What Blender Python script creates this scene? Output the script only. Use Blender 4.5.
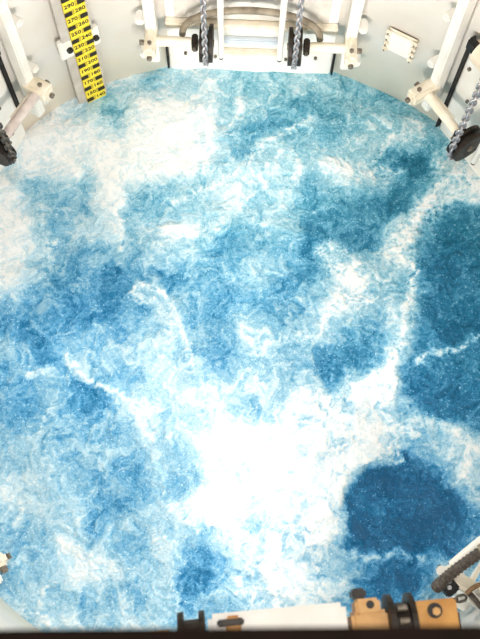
import bpy, bmesh, math, random
import numpy as np
from mathutils import Vector, Matrix

for o in list(bpy.data.objects):
    bpy.data.objects.remove(o, do_unlink=True)
scene = bpy.context.scene
COL = scene.collection
PI = math.pi

# ------------------------------------------------------------------ camera
cam_data = bpy.data.cameras.new('camera')
cam = bpy.data.objects.new('camera', cam_data)
COL.objects.link(cam)
cam_data.sensor_fit = 'HORIZONTAL'
cam_data.sensor_width = 36.0
cam_data.lens = 950.0 / 480.0 * 36.0
cam_data.clip_start = 0.05
cam_data.clip_end = 100
D_ = Vector((-9.0, 317.1, 950.0)).normalized()         # straight down, seen from the camera (x right, y down, z ahead)
F_ = (Vector((0, 0, 1)) - D_ * D_.z).normalized()
R_ = D_.cross(F_)
if R_.x < 0:
    R_ = -R_
ex = Vector((R_.x, F_.x, -D_.x))
ey = -Vector((R_.y, F_.y, -D_.y))
ez = -Vector((R_.z, F_.z, -D_.z))
cam.matrix_world = Matrix(((ex.x, ey.x, ez.x, 0.01), (ex.y, ey.y, ez.y, -2.652), (ex.z, ey.z, ez.z, 8.611), (0, 0, 0, 1)))
cam_data.dof.use_dof = True
cam_data.dof.focus_distance = 8.9
cam_data.dof.aperture_fstop = cam_data.lens / 1000.0 / 0.016
scene.camera = cam

# ------------------------------------------------------------------ world, lamps, exposure
world = bpy.data.worlds.new('sky')
scene.world = world
world.use_nodes = True
bg = world.node_tree.nodes['Background']
bg.inputs['Color'].default_value = (1.0, 0.97, 0.93, 1)
bg.inputs['Strength'].default_value = 0.45

def area_lamp(name, loc, target, size, power, color):
    d = bpy.data.lights.new(name, 'AREA')
    d.shape = 'DISK'
    d.size = size
    d.energy = power
    d.color = color
    o = bpy.data.objects.new(name, d)
    COL.objects.link(o)
    o.location = loc
    o.rotation_euler = (Vector(target) - Vector(loc)).to_track_quat('-Z', 'Y').to_euler()
    return o
# added unseen spots that brighten the walls opposite, and one lamp above the opening
def spot_lamp(loc, target, power, cone, blend=0.7):
    d = bpy.data.lights.new('fill_spot', 'SPOT')
    d.energy = power
    d.color = (1.0, 0.96, 0.91)
    d.spot_size = math.radians(cone)
    d.spot_blend = blend
    d.shadow_soft_size = 0.25
    o = bpy.data.objects.new('fill_spot', d)
    COL.objects.link(o)
    o.location = loc
    o.rotation_euler = (Vector(target) - Vector(loc)).to_track_quat('-Z', 'Y').to_euler()
    return o
spot_lamp((1.25, -2.82, 2.7), (-1.9, 2.3, 1.4), 1150, 76)
spot_lamp((-1.25, -2.82, 2.7), (1.9, 2.3, 1.4), 1150, 76)
spot_lamp((0.0, -3.05, 2.9), (0.0, 3.0, 2.1), 500, 66)
spot_lamp((2.85, 0.6, 2.9), (-2.1, -2.2, 0.7), 1100, 58)
spot_lamp((-2.85, 0.6, 2.9), (2.2, -2.1, 0.9), 700, 58)
area_lamp('overhead_lamp', (0.4, -1.9, 11.5), (0, -0.8, 0), 1.2, 330, (1.0, 0.98, 0.96))

scene.view_settings.view_transform = 'Standard'
scene.view_settings.look = 'None'
scene.view_settings.gamma = 1.0
scene.view_settings.use_curve_mapping = False
scene.view_settings.exposure = -0.27

# ------------------------------------------------------------------ materials
def lin(r, g, b):
    f = lambda c: (c / 255 / 12.92) if c / 255 <= 0.04045 else ((c / 255 + 0.055) / 1.055) ** 2.4
    return (f(r), f(g), f(b), 1.0)

def mat(name, c1, c2=None, rough=0.5, metal=0.0, scale=6.0, bump=0.0, detail=5.0, spec=0.4, lo=0.35, hi=0.65):
    m = bpy.data.materials.new(name)
    m.use_nodes = True
    nt = m.node_tree
    bs = nt.nodes['Principled BSDF']
    bs.inputs['Roughness'].default_value = rough
    bs.inputs['Metallic'].default_value = metal
    bs.inputs['Specular IOR Level'].default_value = spec
    tc = nt.nodes.new('ShaderNodeTexCoord')
    nz = nt.nodes.new('ShaderNodeTexNoise')
    nz.inputs['Scale'].default_value = scale
    nz.inputs['Detail'].default_value = detail
    nt.links.new(tc.outputs['Object'], nz.inputs['Vector'])
    rp = nt.nodes.new('ShaderNodeValToRGB')
    rp.color_ramp.elements[0].position = lo
    rp.color_ramp.elements[1].position = hi
    rp.color_ramp.elements[0].color = c1
    rp.color_ramp.elements[1].color = c2 or c1
    nt.links.new(nz.outputs['Fac'], rp.inputs['Fac'])
    nt.links.new(rp.outputs['Color'], bs.inputs['Base Color'])
    if bump:
        b = nt.nodes.new('ShaderNodeBump')
        b.inputs['Strength'].default_value = bump
        b.inputs['Distance'].default_value = 0.01
        nt.links.new(nz.outputs['Fac'], b.inputs['Height'])
        nt.links.new(b.outputs['Normal'], bs.inputs['Normal'])
    return m

M = {}
M['white'] = mat('white_paint', lin(236, 232, 222), lin(246, 244, 238), 0.45, scale=4)
M['cream'] = mat('cream_paint', lin(232, 220, 196), lin(246, 238, 222), 0.45, scale=7)
M['cap'] = mat('beige_cover_paint', lin(214, 196, 172), lin(236, 222, 200), 0.5, scale=6)
M['grey'] = mat('weathered_grey_paint', lin(206, 200, 190), lin(232, 228, 220), 0.6, scale=5)
M['bluegrey'] = mat('pale_blue_grey_paint', lin(200, 210, 218), lin(216, 222, 228), 0.5, scale=5)
M['channel'] = mat('channel_shadow_grey', lin(186, 178, 168), lin(204, 197, 188), 0.6, scale=6)  # grey takes in the shadow cast by the gauge board
M['arch'] = mat('stained_grey_pipe', lin(112, 101, 85), lin(156, 145, 126), 0.55, scale=9)
M['dark'] = mat('dark_brown_iron', lin(20, 16, 13), lin(52, 42, 32), 0.5, 0.2, scale=25)
M['black'] = mat('black_rubber', lin(14, 13, 13), lin(26, 24, 23), 0.6, scale=20)
M['steel'] = mat('galvanised_steel', lin(150, 148, 152), lin(196, 194, 198), 0.35, 0.7, scale=30)
M['oldsteel'] = mat('dull_dark_steel', lin(70, 66, 62), lin(120, 114, 106), 0.45, 0.6, scale=30)
M['bolt'] = mat('weathered_bolt', lin(92, 82, 70), lin(150, 140, 126), 0.45, 0.4, scale=40)
M['shaft'] = mat('pinkish_worn_shaft', lin(196, 182, 176), lin(226, 214, 206), 0.4, scale=10)
M['yellow'] = mat('gauge_yellow', lin(240, 214, 40), lin(250, 228, 66), 0.5, scale=12)
M['olive'] = mat('gauge_dull_yellow', lin(186, 166, 40), lin(214, 192, 62), 0.55, scale=60, detail=2)
M['ink'] = mat('gauge_black', lin(26, 22, 18), lin(44, 38, 30), 0.6, scale=40)
M['tan'] = mat('tan_warm_light_tint', lin(200, 148, 82), lin(224, 178, 114), 0.5, scale=9)  # warm light on the winch blocks, put into their colour
M['tan2'] = mat('ochre_warm_light_tint', lin(184, 126, 52), lin(210, 154, 76), 0.5, scale=9)  # deeper version of the same painted-in warm light
M['rail'] = mat('dark_brown_rail_paint', lin(18, 9, 4), lin(28, 15, 8), 0.8, scale=8, spec=0.1)
M['hose'] = mat('dark_grey_hose', lin(56, 50, 46), lin(96, 88, 80), 0.5, scale=40)
M['rope'] = mat('brown_rope', lin(120, 92, 66), lin(160, 130, 98), 0.8, scale=60)
M['deck'] = mat('deck_grey_paint', lin(120, 116, 110), lin(140, 136, 130), 0.7, scale=4)

def wall_material():
    m = mat('stained_wall_paint', lin(242, 232, 220), lin(252, 246, 238), 0.55, scale=1.7, detail=8, lo=0.3, hi=0.7)
    nt = m.node_tree
    bs = nt.nodes['Principled BSDF']
    rp = [n for n in nt.nodes if n.type == 'VALTORGB'][0]
    tc = [n for n in nt.nodes if n.type == 'TEX_COORD'][0]
    sep = nt.nodes.new('ShaderNodeSeparateXYZ')
    nt.links.new(tc.outputs['Object'], sep.inputs[0])
    n2 = nt.nodes.new('ShaderNodeTexNoise')
    n2.inputs['Scale'].default_value = 2.6
    n2.inputs['Detail'].default_value = 6
    nt.links.new(tc.outputs['Object'], n2.inputs['Vector'])
    ad = nt.nodes.new('ShaderNodeMath'); ad.operation = 'MULTIPLY_ADD'
    nt.links.new(n2.outputs['Fac'], ad.inputs[0]); ad.inputs[1].default_value = 0.9
    nt.links.new(sep.outputs['Z'], ad.inputs[2])
    mr = nt.nodes.new('ShaderNodeMapRange')
    mr.inputs['From Min'].default_value = 0.75
    mr.inputs['From Max'].default_value = 1.25
    mr.inputs['To Min'].default_value = 0.75
    mr.inputs['To Max'].default_value = 0.0
    nt.links.new(ad.outputs[0], mr.inputs['Value'])
    mx = nt.nodes.new('ShaderNodeMixRGB')
    mx.inputs['Color2'].default_value = lin(248, 233, 210)     # weed and scale film above the waterline
    nt.links.new(mr.outputs[0], mx.inputs['Fac'])
    nt.links.new(rp.outputs['Color'], mx.inputs['Color1'])
    nt.links.new(mx.outputs[0], bs.inputs['Base Color'])
    return m
M['wall'] = wall_material()

# ------------------------------------------------------------------ mesh helpers
def new_obj(name, bm, material, parent=None, smooth=False, me=None):
    if me is None:
        me = bpy.data.meshes.new(name)
        bmesh.ops.recalc_face_normals(bm, faces=bm.faces)
        bm.to_mesh(me)
        bm.free()
        if material:
            me.materials.append(M[material] if isinstance(material, str) else material)
        if smooth:
            for p in me.polygons:
                p.use_smooth = True
            me.set_sharp_from_angle(angle=math.radians(45))
    o = bpy.data.objects.new(name, me)
    COL.objects.link(o)
    if parent:
        o.parent = parent
    return o

def empty(name, loc, rz=0.0):
    o = bpy.data.objects.new(name, None)
    o.empty_display_size = 0.1
    COL.objects.link(o)
    o.location = loc
    o.rotation_euler = (0, 0, rz)
    return o

def tag(o, label=None, cat=None, group=None, kind=None):
    if label: o['label'] = label
    if cat: o['category'] = cat
    if group: o['group'] = group
    if kind: o['kind'] = kind
    return o

def add_box(bm, x0, x1, y0, y1, z0, z1, bev=0.0):
    r = bmesh.ops.create_cube(bm, size=1.0)
    for v in r['verts']:
        v.co = Vector(((x0 + x1) / 2 + v.co.x * (x1 - x0), (y0 + y1) / 2 + v.co.y * (y1 - y0), (z0 + z1) / 2 + v.co.z * (z1 - z0)))
    if bev:
        es = list({e for v in r['verts'] for e in v.link_edges})
        bmesh.ops.bevel(bm, geom=es, offset=bev, segments=2, affect='EDGES')

def box(name, x0, x1, y0, y1, z0, z1, m, parent, bev=0.008):
    bm = bmesh.new()
    add_box(bm, x0, x1, y0, y1, z0, z1, bev)
    return new_obj(name, bm, m, parent)

def add_cyl(bm, a, b, r, seg=20, r2=None):
    a, b = Vector(a), Vector(b)
    d = b - a
    res = bmesh.ops.create_cone(bm, cap_ends=True, segments=seg, radius1=r, radius2=r if r2 is None else r2, depth=d.length)
    q = Vector((0, 0, 1)).rotation_difference(d.normalized())
    for v in res['verts']:
        v.co = q @ v.co + (a + b) / 2

def cyl(name, a, b, r, m, parent, seg=20, r2=None, smooth=False):
    bm = bmesh.new()
    add_cyl(bm, a, b, r, seg, r2)
    o = new_obj(name, bm, m, parent)
    for p in o.data.polygons:
        p.use_smooth = True
    o.data.set_sharp_from_angle(angle=math.radians(45))
    return o

def add_tube(bm, pts, r, seg=10, rib=None):
    pts = [Vector(p) for p in pts]
    n = len(pts)
    rings = []
    up = Vector((0, 0, 1))
    for i, p in enumerate(pts):
        t = (pts[min(i + 1, n - 1)] - pts[max(i - 1, 0)]).normalized()
        s = t.cross(up)
        if s.length < 0.05:
            s = t.cross(Vector((0, 1, 0)))
        s.normalize()
        w = s.cross(t).normalized()
        rr = r * (rib(i) if rib else 1.0)
        rings.append([bm.verts.new(p + (s * math.cos(2 * PI * k / seg) + w * math.sin(2 * PI * k / seg)) * rr) for k in range(seg)])
    for i in range(n - 1):
        for k in range(seg):
            bm.faces.new((rings[i][k], rings[i][(k + 1) % seg], rings[i + 1][(k + 1) % seg], rings[i + 1][k]))
    bm.faces.new(rings[0]); bm.faces.new(list(reversed(rings[-1])))

def tube(name, pts, r, m, parent=None, seg=10, rib=None):
    bm = bmesh.new()
    add_tube(bm, pts, r, seg, rib)
    return new_obj(name, bm, m, parent, smooth=True)

def smooth_path(pts, per=8):
    pts = [Vector(p) for p in pts]
    out = []
    for i in range(len(pts) - 1):
        p0, p1, p2, p3 = pts[max(i - 1, 0)], pts[i], pts[i + 1], pts[min(i + 2, len(pts) - 1)]
        for k in range(per):
            t = k / per
            out.append(0.5 * ((2 * p1) + (p2 - p0) * t + (2 * p0 - 5 * p1 + 4 * p2 - p3) * t * t + (3 * p1 - p0 - 3 * p2 + p3) * t ** 3))
    out.append(pts[-1])
    return out

FOAM_ROWS = [
    "6666666666666666666666696964616166666659555559666666665855555555555555555555555555555555",
    "6666666666666666666666706864616266666658555559666666665855555555555555555555555555555555",
    "6666666666666666666666706863616266666658555559666666665855555555555555555555555555555555",
    "6666666666666666666666716863616266666657555559666666665855555555555555555555555555555555",
    "6666666666666666666665706761596265666557555560666666665855555555555555555555555555555555",
    "6464646464656565656460656555535760605546454857697678675845363642495555555555555555555555",
    "5959595959606060605856606160605554595435385166798989654944312023345054555555555555555555",
    "5555555555555555555352587082746864595230344960739192665758472820204453555555555555555555",
    "5555555555555555555050637572756459626134415359708790727364483425153444515353545454545555",
    "5555555555555555555357677157665455666749556768697781807950221111111519324444444445454545",
    "6363636362626261616566676445504857676968728579696771878448170909091111223434353535353636",
    "6666666666666666667169665940394758646880879290909288938961291111091014243737373737363636",
    "6666666666666666666665655844404853555764828791918784899274441711101118334848474747464645",
    "6363646464646565656662605649494953555559748290939086859491734622151425425757575757575756",
    "5555555555555656576157535150505761606168788792959693909799927444282335536161616161616161",
    "5050505151515151535755494647505568666774838689929697979999958466504049646060606161616161",
    "4242434343434444454955444042475472686874817777808590939799958466616262584647474848484949",
    "3838383838393938394454403438486170646673767257525667878990867762484340343030313132323333",
    "4040404039393939424852353350636166697169646362625752656771767673453126222424242424242423",
    "4444444444444343465151334650515562696457555762655947504751617383472722242829282828282828",
    "5757565656555554444143454846485565726151495360635949453736446184512722283233333332323232",
    "4949495050515152363441494545505969746452454962635649494136344070654430404141414040404039",
    "4241414141414039313842414946505657665345444659565152656250383555594426333334343535363637",
    "5150494949494847423735364137435670705444414252464145616963524649534021222222222222222222",
    "7978777776757468473734363834415771595044404149403436476372726552534017222222222222222222",
    "8888888888888877503836384036415459394344444554443634395272816953503817182122222222222222",
    "8888888888888876534139414444403840434444444657484238284565777158523816162022222222222222",
    "8888888888888879676354535659595047565144414352494540254154615958584519172023232222222222",
    "8888888888888881695756586469645658696246373844474741283941362945696930192227262626262626",
    "8686868787878780634153586773475166828148333443454946242929272841647245202330303030303030",
    "8383838383838376604554566774464450607259525256565447283132303034486060262534343434343434",
    "8686868686868668555058546976494446546664646666665947333842423425223370393238383838383737",
    "8484848585858364575864557280575357626658616666666353334350504233262852535661606059585756",
    "7777777777787775747781698288807881817662596269676255475660585346342434526877777777777777",
    "8585848484848486868992859294919294928571585665666157606768666662442117386077777777777777",
    "8888888888889094949495979694939899979283604548626359565862656258432223416177777777777777",
    "8888888888889094948481907576859595938880584341475152504852575858483334486477777777777777",
    "8888888888888991917772765864789292908678594641384144444041465458585449576877777777777777",
    "8585858586868686877367644857738888888678685952514947424343455150515253566165666667676868",
    "7878787979797979797674716063666874757677686055555248454747464846465154555555555555555555",
    "7777777777777777777777757069645965666875655955555250505352484544475455555555555555555555",
    "7777777777777777777777777676716566666768666055555453535454514544464950505050515151515152",
    "7777777777777777777777777777726666666666666155555555555555534644444444444444444444444545",
    "7777777777777777777777777777716666666666666155555555555555544644444444444444444444444444",
]
FOAM_LINES = [
    ([(-1.615, -0.194), (-1.469, -0.364), (-1.352, -0.438), (-1.199, -0.491), (-1.083, -0.555), (-0.936, -0.674), (-0.853, -0.831), (-0.781, -0.968)], 0.037, 0.85),
    ([(-1.026, 0.465), (-0.963, 0.538), (-0.817, 0.512), (-0.686, 0.393), (-0.58, 0.194), (-0.474, -0.052), (-0.429, -0.217)], 0.029, 0.85),
    ([(-1.026, 0.465), (-0.934, 0.365), (-0.81, 0.389)], 0.029, 0.7),
    ([(-0.082, 2.844), (-0.046, 2.666), (-0.091, 2.429), (-0.148, 2.299)], 0.023, 0.6),
    ([(-0.368, 2.715), (-0.339, 2.48), (-0.32, 2.248)], 0.026, 0.6),
    ([(-0.697, 1.394), (-0.278, 1.627), (0.066, 1.895), (0.182, 2.126), (0.568, 2.334), (0.69, 2.396)], 0.036, 0.65),
    ([(2.028, 1.733), (1.818, 1.473), (1.661, 1.197), (1.537, 0.98)], 0.059, 0.85),
    ([(1.574, 0.928), (1.697, 0.775), (1.661, 0.566), (1.588, 0.36), (1.551, 0.058), (1.432, -0.143)], 0.043, 0.85),
    ([(1.483, 0.006), (1.451, -0.162), (1.381, -0.339), (1.285, -0.486)], 0.056, 0.8),
    ([(1.696, -0.135), (1.841, -0.052), (2.05, -0.026), (2.294, 0.13)], 0.025, 0.65),
    ([(1.371, -0.814), (1.697, -0.692), (1.969, -0.796), (2.236, -0.974)], 0.055, 0.6),
    ([(-1.617, -2.312), (-1.668, -2.421), (-1.622, -2.544), (-1.501, -2.639)], 0.026, 0.7),
    ([(-1.947, -1.456), (-1.867, -1.631), (-1.934, -1.765)], 0.027, 0.7),
    ([(1.329, 1.958), (1.434, 2.132), (1.56, 2.273), (1.66, 2.196)], 0.031, 0.7),
    ([(0.874, 1.921), (1.025, 1.892), (1.134, 1.705)], 0.04, 0.65),
    ([(1.134, 1.75), (1.378, 1.869), (1.6, 1.854)], 0.03, 0.55),
    ([(0.17, 1.753), (0.253, 1.589)], 0.03, 0.75),
    ([(0.468, 2.044), (0.571, 1.877), (0.532, 1.731)], 0.03, 0.65),
    ([(-1.963, -0.379), (-1.799, -0.335)], 0.037, 0.7),
    ([(-1.821, -1.09), (-1.755, -0.81), (-1.7, -0.715)], 0.028, 0.55),
    ([(0.773, 0.957), (0.919, 0.803), (1.063, 0.6), (0.869, 0.338), (0.792, 0.185)], 0.068, 0.7),
    ([(0.583, 0.129), (0.441, 0.025), (0.3, -0.029)], 0.028, 0.6),
    ([(0.013, 0.112), (0.159, -0.063), (0.281, -0.029)], 0.038, 0.6),
    ([(1.579, 1.831), (1.175, 1.751), (0.873, 1.853)], 0.02, 0.5),
    ([(0.871, 1.012), (1.017, 0.943), (1.162, 0.811)], 0.039, 0.6),
    ([(-1.327, 1.594), (-1.225, 1.269), (-1.161, 0.897)], 0.04, 0.65),
    ([(-1.912, 0.895), (-1.822, 0.983)], 0.039, 0.7),
    ([(-2.004, 1.354), (-1.925, 1.033), (-1.852, 0.771)], 0.029, 0.5),
    ([(-1.524, -1.884), (-1.386, -1.949), (-1.243, -2.09)], 0.044, 0.75),
    ([(-0.536, -2.198), (-0.457, -2.405), (-0.39, -2.527)], 0.026, 0.45),
    ([(1.038, -1.942), (1.258, -1.961), (1.436, -1.905), (1.654, -1.968)], 0.035, 0.5),
    ([(1.826, -0.94), (2.003, -1.073), (2.131, -1.251), (2.194, -1.429)], 0.054, 0.55),
    ([(0.773, -1.016), (1.0, -1.238), (0.863, -1.466), (0.773, -1.733), (0.73, -1.993)], 0.063, 0.7),
    ([(1.304, -0.955), (1.503, -1.041), (1.547, -1.104), (1.41, -1.108)], 0.036, 0.7),
    ([(-0.931, 1.662), (-0.444, 2.015), (-0.334, 1.793)], 0.051, 0.5),
    ([(-0.261, 1.138), (-0.168, 1.302)], 0.049, 0.6),
    ([(-0.056, -0.761), (0.126, -0.662)], 0.046, 0.4),
    ([(-1.177, -2.383), (-1.1, -2.255), (-1.083, -2.128)], 0.026, 0.4),
    ([(-0.69, -0.966), (-0.511, -0.868), (-0.324, -0.955)], 0.028, 0.4),
    ([(1.985, 1.922), (2.233, 1.818), (2.376, 1.655)], 0.091, 0.7),
    ([(2.331, 1.765), (2.072, 1.591), (1.864, 1.365)], 0.09, 0.6),
    ([(1.613, 1.249), (1.509, 1.032), (1.407, 0.892)], 0.088, 0.7),
    ([(1.083, 0.704), (1.208, 0.604), (1.013, 0.444)], 0.087, 0.7),
    ([(0.821, 0.256), (0.917, 0.32)], 0.067, 0.7),
    ([(0.864, -1.287), (1.0, -1.192), (1.156, -1.051)], 0.054, 0.6),
    ([(0.587, -0.506), (0.866, -0.546), (1.145, -0.49), (1.316, -0.341)], 0.074, 0.6),
]
FOAM_PATCHES = [
    ([(0.998, -1.462), (1.063, -1.263), (1.245, -1.158), (1.437, -1.125), (1.541, -0.994), (1.647, -1.083), (1.77, -1.225), (1.9, -1.365), (2.03, -1.478), (2.092, -1.679), (1.88, -1.832), (1.568, -1.901), (1.348, -1.89), (1.144, -1.947), (1.021, -1.856)], 0.1, 0.8),
    ([(1.231, -1.996), (1.479, -1.955), (1.492, -2.1), (1.341, -2.231), (1.122, -2.253), (1.036, -2.197)], 0.16, 0.75),
    ([(1.816, 1.396), (1.685, 1.038), (1.777, 0.57), (1.684, 0.062), (1.543, -0.218), (1.591, -0.505), (1.745, -0.634), (2.02, -0.701), (2.333, -0.879), (2.467, 1.493), (2.07, 1.535)], 0.17, 0.75),
    ([(-0.189, -0.905), (0.22, -0.735), (0.588, -0.573), (1.051, -0.616), (1.253, -0.723), (1.303, -0.983), (1.119, -1.098), (0.918, -1.267), (0.845, -1.537), (0.667, -1.779), (0.651, -2.207), (0.444, -2.355), (0.265, -2.091), (0.383, -1.744), (0.101, -1.487), (-0.265, -1.301)], 0.9, 0.7),
    ([(1.382, 2.073), (1.566, 2.124), (1.684, 1.969), (1.598, 1.809), (1.375, 1.735), (1.277, 1.888)], 0.2, 0.75),
    ([(-0.474, -2.043), (-0.374, -1.903), (-0.251, -1.891), (-0.158, -2.018), (-0.22, -2.257), (-0.352, -2.41), (-0.462, -2.297)], 0.27, 0.7),
    ([(1.011, 0.141), (1.202, 0.227), (1.392, 0.153), (1.416, -0.045), (1.242, -0.265), (1.008, -0.175)], 0.27, 0.6),
    ([(0.922, 1.445), (1.272, 1.565), (1.489, 1.463), (1.414, 1.211), (1.068, 1.072), (0.871, 1.151)], 0.22, 0.6),
    ([(-1.342, 2.1), (-0.86, 2.207), (-0.377, 2.385), (-0.286, 2.134), (-0.588, 1.841), (-0.932, 1.684), (-1.152, 1.678)], 0.92, 0.5),
    ([(-1.662, 0.364), (-1.396, 0.525), (-1.104, 0.483), (-1.043, 0.281), (-1.362, 0.071), (-1.698, 0.111)], 0.28, 0.4),
]

# ------------------------------------------------------------------ the setting
R_POOL = 3.109

def ring_wall():
    bm = bmesh.new()
    n = 128
    prof = [(R_POOL, -0.6), (R_POOL, 6.9), (R_POOL + 0.12, 6.9), (R_POOL + 0.12, -0.6)]
    rows = [[bm.verts.new((r * math.sin(2 * PI * k / n), r * math.cos(2 * PI * k / n), z)) for r, z in prof] for k in range(n)]
    for k in range(n):
        a, b = rows[k], rows[(k + 1) % n]
        for i in range(4):
            j = (i + 1) % 4
            bm.faces.new((a[i], a[j], b[j], b[i]))
    o = new_obj('wall_round', bm, 'wall', smooth=False)
    for p in o.data.polygons:
        p.use_smooth = abs(p.normal.z) < 0.5
    return tag(o, 'cream painted round steel wall of the water shaft', 'wall', kind='structure')
ring_wall()

def deck():
    bm = bmesh.new()
    n = 96
    rows = []
    for k in range(n):
        a = 2 * PI * k / n
        s, c = math.sin(a), math.cos(a)
        rows.append([bm.verts.new((r * s, r * c, z)) for r, z in ((R_POOL + 0.125, 6.9), (6.5, 6.9), (6.5, 6.8), (R_POOL + 0.125, 6.8))])
    for k in range(n):
        a, b = rows[k], rows[(k + 1) % n]
        for i in range(4):
            j = (i + 1) % 4
            bm.faces.new((a[i], a[j], b[j], b[i]))
    return tag(new_obj('floor', bm, 'deck'), 'grey painted deck around the top of the shaft', 'floor', kind='structure')
deck()

# ------------------------------------------------------------------ noise on arrays
def _hash(ix, iy, seed):
    h = (ix.astype(np.int64) * 374761393 + iy.astype(np.int64) * 668265263 + seed * 974634777) & 0xFFFFFFFF
    h = ((h ^ (h >> 13)) * 1274126177) & 0xFFFFFFFF
    return ((h ^ (h >> 16)) & 0xFFFFFF) / float(0xFFFFFF)

def gnoise(x, y, seed):
    ix, iy = np.floor(x), np.floor(y)
    fx, fy = x - ix, y - iy
    ux = fx * fx * fx * (fx * (fx * 6 - 15) + 10)
    uy = fy * fy * fy * (fy * (fy * 6 - 15) + 10)
    def g(dx, dy):
        a = _hash(ix + dx, iy + dy, seed) * 2 * PI
        return np.cos(a) * (fx - dx) + np.sin(a) * (fy - dy)
    a = g(0, 0) * (1 - ux) + g(1, 0) * ux
    b = g(0, 1) * (1 - ux) + g(1, 1) * ux
    return (a * (1 - uy) + b * uy) * 1.5

def fbm(x, y, scale, octv, seed, gain=0.55):
    t, amp, tot = 0.0, 1.0, 0.0
    f = 1.0 / scale
    for o in range(octv):
        t = t + amp * gnoise(x * f + 17.3 * o, y * f - 9.1 * o, seed + o)
        tot += amp
        amp *= gain
        f *= 2.03
    return t / tot

def ridge(x, y, scale, octv, seed, gain=0.6):
    t, amp, tot = 0.0, 1.0, 0.0
    f = 1.0 / scale
    for o in range(octv):
        t = t + amp * (1 - np.minimum(1, np.abs(gnoise(x * f + 5.7 * o, y * f + 3.9 * o, seed + o)) * 2.2))
        tot += amp
        amp *= gain
        f *= 2.1
    return t / tot

# ------------------------------------------------------------------ water
FOAM_GRID = np.array([[int(r[i:i + 2]) for i in range(0, len(r), 2)] for r in FOAM_ROWS], float) / 99.0
SPAN = 3.2

def foam_at(x, y):
    n = FOAM_GRID.shape[0]
    u = np.clip((x + SPAN) / (2 * SPAN) * (n - 1), 0, n - 1.001)
    v = np.clip((y + SPAN) / (2 * SPAN) * (n - 1), 0, n - 1.001)
    i, j = u.astype(int), v.astype(int)
    a, b = u - i, v - j
    a = a * a * (3 - 2 * a); b = b * b * (3 - 2 * b)
    G = FOAM_GRID
    return (G[j, i] * (1 - a) + G[j, i + 1] * a) * (1 - b) + (G[j + 1, i] * (1 - a) + G[j + 1, i + 1] * a) * b

def line_foam(x, y):
    best = np.zeros_like(x)
    for pts, w, s in FOAM_LINES:
        d2 = np.full_like(x, 1e9)
        for (ax, ay), (bx, by) in zip(pts[:-1], pts[1:]):
            dx, dy = bx - ax, by - ay
            t = np.clip(((x - ax) * dx + (y - ay) * dy) / (dx * dx + dy * dy + 1e-9), 0, 1)
            d2 = np.minimum(d2, (x - ax - t * dx) ** 2 + (y - ay - t * dy) ** 2)
        best = np.maximum(best, s * np.exp(-d2 / (w * w)))
    return best

def patches(x, y, c, soft):
    # larger sheets of clear water or foam with an edge of their own
    for pts, target, s in FOAM_PATCHES:
        xs = [p[0] for p in pts]; ys = [p[1] for p in pts]
        sel = np.nonzero((x > min(xs) - 0.2) & (x < max(xs) + 0.2) & (y > min(ys) - 0.2) & (y < max(ys) + 0.2))[0]
        px, py = x[sel], y[sel]
        d2 = np.full_like(px, 1e9)
        ins = np.zeros(len(px), bool)
        for (ax, ay), (bx, by) in zip(pts, pts[1:] + pts[:1]):
            dx, dy = bx - ax, by - ay
            t = np.clip(((px - ax) * dx + (py - ay) * dy) / (dx * dx + dy * dy + 1e-9), 0, 1)
            d2 = np.minimum(d2, (px - ax - t * dx) ** 2 + (py - ay - t * dy) ** 2)
            if abs(dy) > 1e-9:
                ins ^= ((ay > py) != (by > py)) & (px < dx * (py - ay) / dy + ax)
        d = np.sqrt(d2) * np.where(ins, 1, -1)
        k = np.clip(d / (2 * soft) + 0.5, 0, 1)
        k = k * k * (3 - 2 * k) * s
        c[sel] = c[sel] * (1 - k) + target * k
    return c

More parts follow.
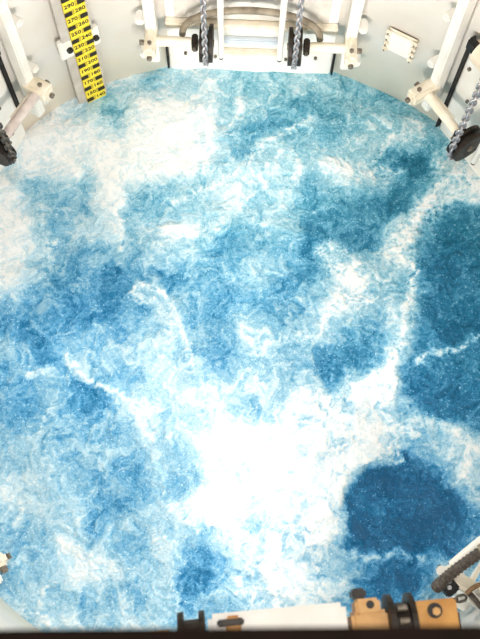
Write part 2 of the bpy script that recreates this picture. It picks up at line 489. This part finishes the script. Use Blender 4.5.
def water_material():
    m = bpy.data.materials.new('churning_foamy_water')
    m.use_nodes = True
    nt = m.node_tree
    bs = nt.nodes['Principled BSDF']
    at = nt.nodes.new('ShaderNodeAttribute'); at.attribute_name = 'foam'
    at2 = nt.nodes.new('ShaderNodeAttribute'); at2.attribute_name = 'green'
    tc = nt.nodes.new('ShaderNodeTexCoord')
    n1 = nt.nodes.new('ShaderNodeTexNoise')
    n1.inputs['Scale'].default_value = 30; n1.inputs['Detail'].default_value = 5; n1.inputs['Roughness'].default_value = 0.75
    n1.inputs['Distortion'].default_value = 1.2
    nt.links.new(tc.outputs['Object'], n1.inputs['Vector'])
    n2 = nt.nodes.new('ShaderNodeTexNoise')
    n2.inputs['Scale'].default_value = 55; n2.inputs['Detail'].default_value = 2
    nt.links.new(tc.outputs['Object'], n2.inputs['Vector'])
    a1 = nt.nodes.new('ShaderNodeMath'); a1.operation = 'MULTIPLY_ADD'     # (n1-.5)*k + foam
    s1 = nt.nodes.new('ShaderNodeMath'); s1.operation = 'SUBTRACT'; s1.inputs[1].default_value = 0.5
    nt.links.new(n1.outputs['Fac'], s1.inputs[0])
    nt.links.new(s1.outputs[0], a1.inputs[0]); a1.inputs[1].default_value = 0.55
    nt.links.new(at.outputs['Fac'], a1.inputs[2])
    # bubbles and flecks riding on the surface
    mr = nt.nodes.new('ShaderNodeMapRange')
    mr.inputs['From Min'].default_value = 0.63; mr.inputs['From Max'].default_value = 0.70
    mr.inputs['To Min'].default_value = 0.0; mr.inputs['To Max'].default_value = 0.26
    nt.links.new(n2.outputs['Fac'], mr.inputs['Value'])
    a2 = nt.nodes.new('ShaderNodeMath'); a2.operation = 'ADD'; a2.use_clamp = True
    nt.links.new(a1.outputs[0], a2.inputs[0]); nt.links.new(mr.outputs[0], a2.inputs[1])
    def ramp(stops):
        r = nt.nodes.new('ShaderNodeValToRGB')
        el = r.color_ramp.elements
        while len(el) < len(stops):
            el.new(0.5)
        for e, (p, c) in zip(el, stops):
            e.position = p; e.color = lin(*c)
        nt.links.new(a2.outputs[0], r.inputs['Fac'])
        return r
    r1 = ramp([(0.0, (2, 80, 124)), (0.18, (28, 114, 164)), (0.36, (84, 158, 204)), (0.52, (143, 194, 221)), (0.7, (188, 221, 238)), (0.85, (222, 236, 243)), (1.0, (247, 250, 252))])
    r2 = ramp([(0.0, (18, 92, 118)), (0.18, (42, 122, 150)), (0.36, (92, 164, 188)), (0.52, (146, 200, 216)), (0.7, (196, 224, 232)), (0.85, (230, 241, 244)), (1.0, (250, 252, 252))])
    mx = nt.nodes.new('ShaderNodeMixRGB')
    nt.links.new(at2.outputs['Fac'], mx.inputs['Fac'])
    nt.links.new(r1.outputs['Color'], mx.inputs['Color1'])
    nt.links.new(r2.outputs['Color'], mx.inputs['Color2'])
    nt.links.new(mx.outputs[0], bs.inputs['Base Color'])
    rr = nt.nodes.new('ShaderNodeMapRange')
    rr.inputs['From Min'].default_value = 0.2; rr.inputs['From Max'].default_value = 0.8
    rr.inputs['To Min'].default_value = 0.14; rr.inputs['To Max'].default_value = 0.85
    nt.links.new(a2.outputs[0], rr.inputs['Value'])
    nt.links.new(rr.outputs[0], bs.inputs['Roughness'])
    bs.inputs['IOR'].default_value = 1.33
    bs.inputs['Specular IOR Level'].default_value = 0.5
    b = nt.nodes.new('ShaderNodeBump')
    b.inputs['Strength'].default_value = 0.45; b.inputs['Distance'].default_value = 0.012
    nt.links.new(n1.outputs['Fac'], b.inputs['Height'])
    nt.links.new(b.outputs['Normal'], bs.inputs['Normal'])
    return m

def make_water():
    step = 0.0092
    n = int(2 * 3.13 / step)
    xs = np.linspace(-3.13, 3.13, n)
    X, Y = np.meshgrid(xs, xs)
    inside = X ** 2 + Y ** 2 < 3.125 ** 2
    idx = -np.ones((n, n), np.int64)
    idx[inside] = np.arange(inside.sum())
    x, y = X[inside], Y[inside]
    wx = x + 0.12 * fbm(x, y, 0.55, 3, 11) + 0.06 * fbm(x, y, 0.17, 4, 31, 0.65)
    wy = y + 0.12 * fbm(x, y, 0.55, 3, 51) + 0.06 * fbm(x, y, 0.17, 4, 71, 0.65)
    c = foam_at(wx, wy)
    qx = x + 0.05 * fbm(x, y, 0.3, 3, 441) + 0.07 * fbm(x, y, 0.12, 4, 461, 0.65)
    qy = y + 0.05 * fbm(x, y, 0.3, 3, 481) + 0.07 * fbm(x, y, 0.12, 4, 501, 0.65)
    c = patches(qx, qy, c, 0.06)
    lx = x + 0.05 * fbm(x, y, 0.2, 3, 91) + 0.03 * fbm(x, y, 0.06, 3, 95)
    ly = y + 0.05 * fbm(x, y, 0.2, 3, 111) + 0.03 * fbm(x, y, 0.06, 3, 115)
    fl = line_foam(lx, ly)
    # second, stronger fold of the pattern for the drawn-out wisps
    vx = wx + 0.13 * fbm(wx, wy, 0.20, 3, 301, 0.55)
    vy = wy + 0.13 * fbm(wx, wy, 0.20, 3, 321, 0.55)
    mott = fbm(vx, vy, 0.34, 5, 131, 0.6)
    web = ridge(vx, vy, 0.36, 4, 151, 0.62)
    lace = ridge(vx, vy, 0.12, 3, 351, 0.7)
    fine = fbm(x, y, 0.05, 3, 171, 0.7)
    chop = ridge(vx, vy, 0.062, 2, 371, 0.7)
    thread = np.clip(1 - np.abs(gnoise(vx / 0.30 + 3.3, vy / 0.30 + 8.8, 401)) * 8, 0, 1) ** 1.5
    hair = np.clip(1 - np.abs(gnoise(vx / 0.15 + 1.3, vy / 0.15 + 5.8, 411)) * 6, 0, 1) ** 1.5
    # air held under the surface: soft and pale; foam on top of it: white with torn edges
    crisp = np.clip(0.48 + 0.33 * x - 0.06 * y + 0.35 * fbm(x, y, 0.8, 2, 431), 0.12, 1)
    ck = np.clip((c - 0.30) * 1.35 + 0.30, 0, 1)
    cc = c + (ck - c) * crisp
    air = np.clip(cc, 0, 0.66) * 0.86 + 0.07 + 0.19 * mott + 0.20 * (web - 0.6) + 0.15 * (lace - 0.6) + 0.15 * (chop - 0.6) + 0.12 * fine
    t = cc + 0.36 * mott + 0.50 * (web - 0.60) + 0.24 * (lace - 0.6) + 0.10 * fine
    t = np.clip((t - 0.56) / 0.34, 0, 1)
    white = t * t * (3 - 2 * t)
    hard = air + white * (1.0 - air) * 0.85
    soft = c * 0.92 + 0.04 + 0.16 * np.clip((c - 0.6) / 0.25, 0, 1) + 0.21 * mott + 0.23 * (web - 0.6) + 0.15 * (lace - 0.6) + 0.12 * (chop - 0.6) + 0.10 * fine
    foam = soft + (hard - soft) * crisp
    wisp = np.maximum(0.55 * thread, 0.42 * hair) * np.clip((c - 0.15) * 2.5, 0, 1) * np.clip(mott * 2.2 + 0.45 + 1.0 * (lace - 0.55), 0, 1)
    foam = foam + wisp * (1 - foam) * 0.9
    foam = foam - 0.10 * np.clip((0.60 - lace) * 3, 0, 1) * white
    foam = np.clip(foam, 0, 1)
    foam = 1 - (1 - foam) * (1 - np.clip(fl * (0.72 + 1.0 * fine + 1.2 * (lace - .5)), 0, 0.9))
    foam = np.clip(foam, 0, 1)
    z = 0.07 * fbm(x, y, 1.3, 3, 201) + 0.022 * fbm(wx, wy, 0.32, 3, 221) + 0.006 * lace + 0.003 * chop + 0.05 * (c - 0.5) + 0.012 * foam
    green = np.clip(0.15 + 0.28 * y + 0.12 * x + 0.25 * fbm(x, y, 0.9, 3, 261), 0, 1)
    co = np.column_stack([x, y, z])
    a, b_, c_, d_ = idx[:-1, :-1], idx[:-1, 1:], idx[1:, 1:], idx[1:, :-1]
    ok = (a >= 0) & (b_ >= 0) & (c_ >= 0) & (d_ >= 0)
    quads = np.column_stack([a[ok], b_[ok], c_[ok], d_[ok]])
    me = bpy.data.meshes.new('water')
    me.vertices.add(len(co))
    me.vertices.foreach_set('co', co.astype(np.float32).ravel())
    me.loops.add(quads.size)
    me.loops.foreach_set('vertex_index', quads.astype(np.int32).ravel())
    me.polygons.add(len(quads))
    me.polygons.foreach_set('loop_start', np.arange(0, quads.size, 4, dtype=np.int32))
    me.polygons.foreach_set('use_smooth', np.ones(len(quads), bool))
    me.update(calc_edges=True)
    for nm, val in (('foam', foam), ('green', green)):
        at = me.attributes.new(nm, 'FLOAT', 'POINT')
        at.data.foreach_set('value', val.astype(np.float32))
    me.materials.append(water_material())
    o = bpy.data.objects.new('water', me)
    COL.objects.link(o)
    tag(o, 'churning blue water streaked with white foam filling the round shaft', 'water', kind='stuff')
    return foam
make_water()

# ------------------------------------------------------------------ guide frames round the wall
RB = 2.9          # distance of a frame's base point from the shaft's centre

def link_mesh():
    bm = bmesh.new()
    pts = []
    L, W = 0.032, 0.025                 # half length between arc centres, half width
    for k in range(7):
        a = -PI / 2 + PI * k / 6
        pts.append(Vector((W * math.sin(a) , 0, L * 0.5 + W * math.cos(a))))
    for k in range(7):
        a = PI / 2 + PI * k / 6
        pts.append(Vector((W * math.sin(a), 0, -L * 0.5 + W * math.cos(a))))
    n = len(pts); rings = []
    r = 0.0100
    for i in range(n):
        t = (pts[(i + 1) % n] - pts[i - 1]).normalized()
        s = Vector((0, 1, 0)); w = t.cross(s)
        rings.append([bm.verts.new(pts[i] + (s * math.cos(2 * PI * k / 6) + w * math.sin(2 * PI * k / 6)) * r) for k in range(6)])
    for i in range(n):
        for k in range(6):
            bm.faces.new((rings[i][k], rings[i][(k + 1) % 6], rings[(i + 1) % n][(k + 1) % 6], rings[(i + 1) % n][k]))
    bmesh.ops.recalc_face_normals(bm, faces=bm.faces)
    out = {}
    for nm in ('steel', 'oldsteel'):
        me = bpy.data.meshes.new('link')
        bm.to_mesh(me)
        me.materials.append(M[nm])
        for p in me.polygons:
            p.use_smooth = True
        out[nm] = me
    bm.free()
    return out
LINK = link_mesh()

def chain(frame_loc, rz, path, label, m='steel', group='hoist chains over the sheaves', pitch=0.062):
    """links strung along a polyline given in the frame's own axes"""
    root = empty('hoist_chain', frame_loc, rz)
    tag(root, label, 'chain', group)
    pts = [Vector(p) for p in path]
    seg = [(pts[i + 1] - pts[i]).length for i in range(len(pts) - 1)]
    total = sum(seg)
    n = int(total / pitch)
    for k in range(n):
        s = (k + 0.5) * pitch
        i = 0
        while i < len(seg) - 1 and s > seg[i]:
            s -= seg[i]; i += 1
        d = (pts[i + 1] - pts[i]).normalized()
        o = new_obj('link', None, None, root, me=LINK[m])
        q = Vector((0, 0, 1)).rotation_difference(d)
        tw = Matrix.Rotation((PI / 4 if k % 2 else -PI / 4) , 3, 'Z')
        o.matrix_local = Matrix.Translation(pts[i] + d * s) @ (q.to_matrix() @ tw).to_4x4()
    return root

def sheave(name, parent, t, r, z, rad=0.18, half=0.062):
    """grooved chain wheel turning about the frame's long axis"""
    bm = bmesh.new()
    n = 28
    prof = [(-half, 0.03), (-half, rad), (-half + 0.035, rad), (-0.018, rad - 0.06), (0.018, rad - 0.06), (half - 0.035, rad), (half, rad), (half, 0.03)]
    rows = [[bm.verts.new((t + u, r - RB + rr * math.cos(2 * PI * k / n), z + rr * math.sin(2 * PI * k / n))) for u, rr in prof] for k in range(n)]
    for k in range(n):
        a, b = rows[k], rows[(k + 1) % n]
        for i in range(len(prof)):
            j = (i + 1) % len(prof)
            bm.faces.new((a[i], a[j], b[j], b[i]))
    o = new_obj(name, bm, 'dark', parent)
    cyl('axle_cap', (t - half - 0.012, r - RB, z), (t + half + 0.012, r - RB, z), 0.035, 'bolt', o, 16)
    return o

def bolt(parent, a, b, r=0.016, m='bolt'):
    o = cyl('bolt', a, b, r, m, parent, 6)
    return o

def guide_frame(phi, label, back=False, z_top=5.0, m_post='white', m_shaft='cream', sides=(-1, 1), drop=0.0, tw=0.42, wheel=True, arm_w=0.055, reach=2.50, slot_z=0.06):
    za = 0.88 - drop
    p = math.radians(phi)
    root = empty('guide_frame', (RB * math.sin(p), RB * math.cos(p), 0), -p)
    tag(root, label, 'frame', 'guide frames standing round the shaft wall')
    Y = lambda r: r - RB
    zp = 1.22 if back else 1.52
    # wide panel let into the wall
    pan = box('panel', -0.83, 0.83, Y(2.965), Y(3.01), -0.35, zp, 'white', root, 0.01)
    for t, z in ((-0.66, 0.30), (-0.36, 0.26), (0.36, 0.26), (0.66, 0.30), (-0.76, 1.18), (-0.64, 0.80), (0.76, 1.18), (0.64, 0.80)):
        if back and z > 0.5:
            continue
        bolt(pan, (t, Y(2.97), z), (t, Y(2.94), z), 0.018)
    if back:
        led = box('ledge', -0.83, 0.83, Y(2.88), Y(2.966), 0.80, 0.88, 'cream', root, 0.012)
        sheet = box('back_sheet', -0.74, 0.74, Y(2.95), Y(2.964), 0.90, 4.9, 'grey', root, 0.003)
        for k in range(7):
            t = -0.63 + 0.21 * k
            box('rib', t - 0.012, t + 0.012, Y(2.935), Y(2.95), 0.92, 4.9, 'grey', sheet, 0.004)
        arc = [(0.66 * math.cos(a), Y(2.80), 0.80 + 0.44 * math.sin(a) ** 0.8) for a in [PI * (k + 0.5) / 33 for k in range(33)]]
        tube('arch_pipe', arc, 0.034, 'arch', root, 10)
        box('cross_rail', -0.27, 0.27, Y(2.91), Y(2.966), 0.54, 0.62, 'bluegrey', root, 0.012)
        box('foot_plate', -0.30, 0.30, Y(2.90), Y(2.966), 0.36, 0.42, 'cream', root, 0.012)
    else:
        # rounded housing and cap closing the top of the panel
        box('top_cap', -0.80, 0.80, Y(2.90), Y(3.00), zp, zp + 0.07, 'cap', root, 0.02)
        cyl('housing', (-0.62, Y(2.84), zp + 0.26), (0.62, Y(2.84), zp + 0.26), 0.16, 'cap', root, 28)
        for s in sides:
            box('gap_shade', s * 0.77 - 0.06, s * 0.77 + 0.06, Y(2.86), Y(2.93), zp - 0.02, zp + 0.10, 'black', root, 0.01)  # black box standing in for the shade of the open gap
    for s in sides:
        # guide post with its wall tabs
        post = box('guide_post', s * 0.95 - 0.052, s * 0.95 + 0.052, Y(2.76), Y(2.885), 0.40, z_top, m_post, root, 0.012)
        for z in (0.52, 1.06, 1.75, 2.6, 3.5, 4.4):
            x0, x1 = sorted((s * 1.005, s * 1.085))
            box('wall_tab', x0, x1, Y(2.74), Y(2.88), z - 0.035, z + 0.035, m_post, post, 0.015)
        # shoe arm reaching in over the water
        arm = box('shoe_arm', s * 0.95 - arm_w, s * 0.95 + arm_w, Y(reach), Y(2.84), za - 0.08, za + 0.08, 'cream', root, 0.03)
        bolt(arm, (s * 0.95, Y(reach + 0.005), za), (s * 0.95, Y(reach - 0.03), za), 0.026)
        bolt(arm, (s * 0.95, Y(reach + 0.1), za + 0.07), (s * 0.95, Y(reach + 0.1), za + 0.10), 0.022)
        bolt(arm, (s * 1.00, Y(2.66), za), (s * 1.055, Y(2.66), za), 0.030)
        # black slot between post and panel
        box('slot_seal', s * 0.846 - 0.010, s * 0.846 + 0.010, Y(2.92), Y(2.975), slot_z, 0.42 if back else zp + 0.05, 'black', root, 0.003)
        # shaft, hub and chain wheel
        if wheel:
            cyl('shaft', (s * (tw + 0.11), Y(2.68), za), (s * 0.90, Y(2.68), za), 0.047, m_shaft, root, 24)
            hub = box('hub', min(s * (tw + 0.08), s * (tw + 0.14)), max(s * (tw + 0.08), s * (tw + 0.14)), Y(2.62), Y(2.74), za - 0.07, za + 0.07, 'dark', root, 0.012)
            bolt(hub, (s * (tw + 0.11), Y(2.63), za), (s * (tw + 0.11), Y(2.59), za), 0.016)
            sheave('sheave', root, s * tw, 2.68, za)
        # gusset under the shaft
        bm = bmesh.new()
        v = [bm.verts.new(c) for c in ((s * 0.88, Y(2.75), za - 0.05), (s * 0.58, Y(2.75), za - 0.05), (s * 0.88, Y(2.75), za - 0.18),
                                        (s * 0.88, Y(2.78), za - 0.05), (s * 0.58, Y(2.78), za - 0.05), (s * 0.88, Y(2.78), za - 0.18))]
        for f in ((0, 1, 2), (3, 5, 4), (0, 3, 4, 1), (1, 4, 5, 2), (2, 5, 3, 0)):
            bm.faces.new([v[i] for i in f])
        new_obj('gusset', bm, 'cream', root)
        # slim vertical pipe beside the wheel
        pipe = cyl('riser_pipe', (s * (tw - 0.135), Y(2.72), 0.62), (s * (tw - 0.135), Y(2.72), z_top), 0.030, 'white', root, 16)
        cyl('pipe_foot', (s * (tw - 0.135), Y(2.72), 0.585), (s * (tw - 0.135), Y(2.72), 0.62), 0.022, 'dark', pipe, 12)
    box('head_beam', -1.02, 1.02, Y(2.36), Y(2.89), z_top, z_top + 0.16, m_post, root, 0.02)
    return root

def frame_chain(phi, s, label, z_top=4.98, m='steel', tw=0.42, drop=0.0):
    za = 0.88 - drop
    p = math.radians(phi)
    rr = 0.185
    path = [(s * tw, 2.68 - RB - rr, z_top), (s * tw, 2.68 - RB - rr, za)]
    for k in range(1, 9):
        a = PI + (PI * 0.62) * k / 8
        path.append((s * tw, 2.68 - RB + rr * math.cos(a), za + rr * math.sin(a)))
    chain((RB * math.sin(p), RB * math.cos(p), 0), -p, path, label, m)

PB, PR, PL, PQ, PM = 0.8, 56.0, -61.6, 121.0, -119.0
guide_frame(PB, 'white guide frame with arched pipe and two dark wheels on the back wall', back=True)
guide_frame(PR, 'white guide frame at the right wall, upper right of the shaft, with slanting black slot', drop=0.08, tw=0.29, arm_w=0.065)
guide_frame(PL, 'white guide frame cut off by the left edge, left of the yellow depth gauge', m_shaft='shaft', drop=-0.04, tw=0.24, arm_w=0.075, reach=2.56, slot_z=0.5)
guide_frame(PM, 'guide frame at the lower left edge, only its arm tip and bolt in view', drop=0.16, reach=2.60, wheel=False)
guide_frame(PQ, 'white guide frame at the lower right edge behind the dark ribbed hose', wheel=False)
frame_chain(PB, -1, 'bright steel chain on the left wheel of the back wall frame')
frame_chain(PB, 1, 'bright steel chain on the right wheel of the back wall frame')
frame_chain(PR, -1, 'bright steel chain running down the right wall frame in the upper right corner', tw=0.29, drop=0.08)
frame_chain(PL, 1, 'dark dull steel chain of the left edge frame in the upper left corner', m='oldsteel', tw=0.24, drop=-0.04)

# ------------------------------------------------------------------ yellow depth gauge
def text_mesh(s, size):
    cu = bpy.data.curves.new('digits', 'FONT')
    cu.body = s
    cu.size = size
    cu.align_x = 'CENTER'
    cu.align_y = 'CENTER'
    cu.extrude = 0.0008
    cu.resolution_u = 3
    cu.offset = 0.0016
    o = bpy.data.objects.new('digits_source', cu)
    COL.objects.link(o)
    bpy.context.view_layer.update()
    me = bpy.data.meshes.new_from_object(o.evaluated_get(bpy.context.evaluated_depsgraph_get()))
    bpy.data.objects.remove(o, do_unlink=True)
    me.materials.clear()
    me.materials.append(M['ink'])
    return me

def depth_gauge():
    phi = math.radians(-31.9)
    r0 = 2.985
    root = empty('depth_gauge', (r0 * math.sin(phi), r0 * math.cos(phi), 0), -phi)
    tag(root, 'yellow depth gauge board with black numbers and ticks, running down into the water', 'gauge')
    x0, x1 = -0.045, 0.165            # board edges; local -y faces the pool
    box('board', x0, x1, 0.0, 0.018, -0.3, 4.2, 'olive', root, 0.003)
    ch = box('channel_with_shadow', x0 - 0.085, x1 + 0.03, 0.022, 0.05, -0.3, 4.6, 'channel', root, 0.006)  # backing channel, widened left and toned as the board's cast shadow
    xm = (x0 + x1) / 2
    tile_me = None
    tick_me = None
    for k in range(-1, 20):
        for side in (0, 1):
            val = 150 + 20 * k + (10 if side else 0)
            zb = 0.08 + 0.2 * k + (0.1 if side else 0)
            zc = zb + 0.105
            xa, xb = (x0 + 0.002, xm + 0.012) if side == 0 else (xm - 0.012, x1 - 0.002)
            xc = (xa + xb) / 2
            # bright number tile
            if tile_me is None:
                t = box('number_tile', -0.056, 0.056, -0.004, 0.0, -0.062, 0.062, 'yellow', root, 0.001)
                tile_me = t.data
            else:
                t = new_obj('number_tile', None, None, root, me=tile_me)
            t.location = (xc, -0.0005 - 0.0015 * side, zc)
            if val < 400:
                d = new_obj('digits', None, None, t, me=text_mesh(str(val), 0.068))
                d.rotation_euler = (PI / 2, 0, 0)
                d.location = (0, -0.0056, 0.002)
            if tick_me is None:
                b = box('tick_block', -0.036, 0.036, -0.007, 0.0, -0.024, 0.024, 'ink', root, 0.001)
                tick_me = b.data
            else:
                b = new_obj('tick_block', None, None, root, me=tick_me)
            b.location = (x0 + 0.036 if side == 0 else x1 - 0.036, -0.0005, zb)
    # clamp bracket holding the board
    for z in (0.98, 2.7):
        br = box('clamp_bracket', x0 - 0.13, x1 + 0.075, 0.018, 0.075, z - 0.13, z + 0.13, 'white', root, 0.012)
        for xx in (x0 - 0.035, x1 + 0.03):
            cyl('clamp_bolt', (xx, 0.02, z), (xx, -0.012, z), 0.030, 'dark', br, 8)
depth_gauge()

# ------------------------------------------------------------------ square cover plate on the wall
def cover_plate():
    phi = math.radians(28.3)
    r0 = R_POOL - 0.045
    root = empty('cover_plate', (r0 * math.sin(phi), r0 * math.cos(phi), 0.78), -phi)
    tag(root, 'square white cover plate with clamped corners on the wall, right of the back frame', 'plate')
    box('plate', -0.125, 0.125, -0.012, 0.012, 0.0, 0.27, 'white', root, 0.008)
    box('mounting_frame', -0.15, 0.15, 0.012, 0.03, -0.02, 0.29, 'cream', root, 0.008)
    for s in (-1, 1):
        for z in (0.01, 0.095, 0.18, 0.265):
            c = box('clamp', s * 0.132 - 0.03, s * 0.132 + 0.03, -0.035, 0.0, z - 0.026, z + 0.026, 'cream', root, 0.012)
            bolt(c, (s * 0.135, -0.035, z), (s * 0.135, -0.046, z), 0.008)
cover_plate()

# ------------------------------------------------------------------ winch head on the near side, seen from above
def winch_head():
    a = math.radians(6.6)
    root = empty('winch_head', (0.30, -2.62, 4.05), a)
    tag(root, 'white winch beam with tan bearing blocks and dark wheels along the bottom edge', 'winch')
    # local x runs right, local y towards the water, top faces near z = 0.4
    bm = bmesh.new()
    add_box(bm, -0.385, 0.205, -0.16, 0.10, 0.22, 0.36, 0.02)
    new_obj('beam', bm, 'white', root)
    def wheel(x, r, yc, zc, name='sheave'):
        bm = bmesh.new()
        for u in (-0.045, 0.045):
            add_cyl(bm, (x + u - 0.012, yc, zc), (x + u + 0.012, yc, zc), r, 26)
        add_cyl(bm, (x - 0.05, yc, zc), (x + 0.05, yc, zc), r * 0.72, 20)
        o = new_obj(name, bm, 'dark', root)
        return o
    w1 = wheel(-0.455, 0.12, 0.0, 0.30)
    w2 = wheel(0.435, 0.135, -0.02, 0.30)
    for x, w, y in ((0.435, w2, 0.05),):
        for k in range(3):
            cyl('tooth', (x - 0.02 + 0.0 * k, -0.02 + 0.115 * math.cos(0.9 + 0.5 * k), 0.30 + 0.115 * math.sin(0.9 + 0.5 * k)),
                (x + 0.02, -0.02 + 0.115 * math.cos(0.9 + 0.5 * k), 0.30 + 0.115 * math.sin(0.9 + 0.5 * k)), 0.014, 'bolt', w, 10)
    # bearing block left of the right wheel
    b1 = box('bearing_block', 0.222, 0.385, -0.20, 0.055, 0.16, 0.36, 'tan', root, 0.016)
    cap = box('bearing_cap', 0.243, 0.350, 0.035, 0.105, 0.22, 0.375, 'tan', b1, 0.012)
    cyl('bolt_hole', (0.305, 0.078, 0.370), (0.305, 0.078, 0.380), 0.017, 'dark', b1, 16)
    box('grease_cup', 0.240, 0.300, 0.105, 0.150, 0.22, 0.34, 'dark', b1, 0.01)
    # bearing block right of it
    b2 = box('bearing_block', 0.492, 0.672, -0.20, 0.075, 0.16, 0.37, 'tan2', root, 0.008)
    cyl('bolt_hole', (0.575, 0.030, 0.366), (0.575, 0.030, 0.376), 0.032, 'dark', b2, 18)
    cyl('bolt', (0.580, 0.026, 0.372), (0.580, 0.026, 0.384), 0.018, 'tan', b2, 6)
    box('side_pad', 0.672, 0.690, -0.20, 0.02, 0.14, 0.32, 'dark', b2, 0.006)
    # block at the far left and the clamp with its pin on the beam
    box('bearing_block', -0.64, -0.545, -0.2, 0.055, 0.16, 0.34, 'tan', root, 0.012)
    cl = box('beam_clamp', -0.31, -0.245, -0.17, 0.085, 0.20, 0.385, 'tan2', root, 0.01)
    bm = bmesh.new()
    add_box(bm, -0.345, -0.232, 0.045, 0.072, 0.36, 0.40, 0.006)
    new_obj('clamp_pin', bm, 'dark', cl)
    # brackets that carry the beam on the wall
    for x in (-0.2, 0.30, 0.58):
        box('wall_bracket', x - 0.05, x + 0.05, -0.36, -0.12, 0.10, 0.24, 'rail', root, 0.01)
winch_head()

# ------------------------------------------------------------------ hoses and fittings at the lower right
def ribbed_hose():
    root = empty('ribbed_hose', (1.57, -2.22, 1.15))
    tag(root, 'dark ribbed hose leaning up to the right, at the lower right edge', 'hose')
    P = [(0.0, -0.03, -0.05), (0.02, 0.0, 0.03), (0.10, 0.075, 0.08), (0.22, 0.165, 0.13), (0.34, 0.25, 0.2)]
    path = smooth_path(P, 14)
    tube('hose_body', path, 0.040, 'hose', root, 14, rib=lambda i: 1.0 if i % 3 else 1.2)
    c = tube('end_collar', smooth_path([(0.30, 0.222, 0.175), (0.345, 0.253, 0.203)], 5), 0.056, 'arch', root, 16)
    tube('hose_tail', smooth_path([(0.33, 0.243, 0.195), (0.5, 0.36, 0.3), (0.75, 0.5, 0.5)], 6), 0.045, 'hose', root, 14)
ribbed_hose()

def white_pipe():
    root = empty('white_pipe', (1.62, -2.13, 1.0))
    tag(root, 'white pipe with a round end disc, lying above the dark ribbed hose', 'pipe')
    tube('pipe_body', smooth_path([(0.10, 0.045, 0.0), (0.3, 0.22, 0.12), (0.8, 0.62, 0.4)], 6), 0.045, 'white', root, 16)
    cyl('end_disc', (0.0, 0.0, 0.06), (-0.004, -0.002, 0.10), 0.042, 'white', root, 24)
    cyl('disc_neck', (0.0, 0.0, 0.06), (0.12, 0.06, 0.005), 0.02, 'white', root, 14)
white_pipe()

def hose_clamp():
    root = empty('hose_clamp', (1.66, -2.24, 1.0))
    tag(root, 'black clamp block with a white cream head under the ribbed hose', 'clamp')
    b = box('clamp_body', -0.05, 0.06, -0.07, 0.045, 0.0, 0.12, 'black', root, 0.012)
    h = box('clamp_head', 0.045, 0.15, 0.0, 0.10, 0.02, 0.13, 'cream', root, 0.025)
    bolt(b, (-0.01, -0.01, 0.115), (-0.01, -0.01, 0.14), 0.018, 'steel')
    bolt(b, (0.02, 0.02, 0.115), (0.02, 0.02, 0.14), 0.014, 'steel')
    root.rotation_euler = (0, 0, math.radians(40))
hose_clamp()
chain((1.63, -2.37, 1.15), 0, [(-0.06, -0.02, 0.0), (0.06, 0.025, 0.02), (0.17, 0.055, 0.03)], 'short dark chain with a shackle below the ribbed hose', 'oldsteel', None, 0.07)

def shackle_rope():
    root = empty('tie_rope', (1.80, -2.30, 1.17))
    tag(root, 'brown rope tied to the short dark chain at the lower right edge', 'rope')
    tube('rope_strand', smooth_path([(-0.03, 0.0, 0.02), (0.05, 0.06, 0.03), (0.2, 0.10, 0.06), (0.42, 0.18, 0.13)], 6), 0.018, 'rope', root, 8)
    tube('rope_tail', smooth_path([(0.0, 0.0, 0.02), (0.05, -0.05, 0.0), (0.12, -0.12, -0.05)], 6), 0.022, 'hose', root, 8)
shackle_rope()

# ------------------------------------------------------------------ guard rail under the camera
def guard_rail():
    root = empty('guard_rail', (0.0, -2.70, 6.9))
    tag(root, 'dark brown guard rail crossing the bottom edge, close and out of focus', 'rail')
    bm = bmesh.new()
    add_box(bm, -1.9, 1.9, -0.09, 0.060, 0.20, 0.30, 0.02)
    new_obj('top_bar', bm, 'rail', root)
    for x in (-1.75, 1.75):
        box('post', x - 0.04, x + 0.04, -0.06, 0.02, -0.05, 0.2, 'rail', root, 0.008)
        box('bracket', x - 0.04, x + 0.04, -0.5, 0.02, -0.10, -0.05, 'rail', root, 0.008)
    root.rotation_euler = (0, 0, math.radians(2.0))
guard_rail()
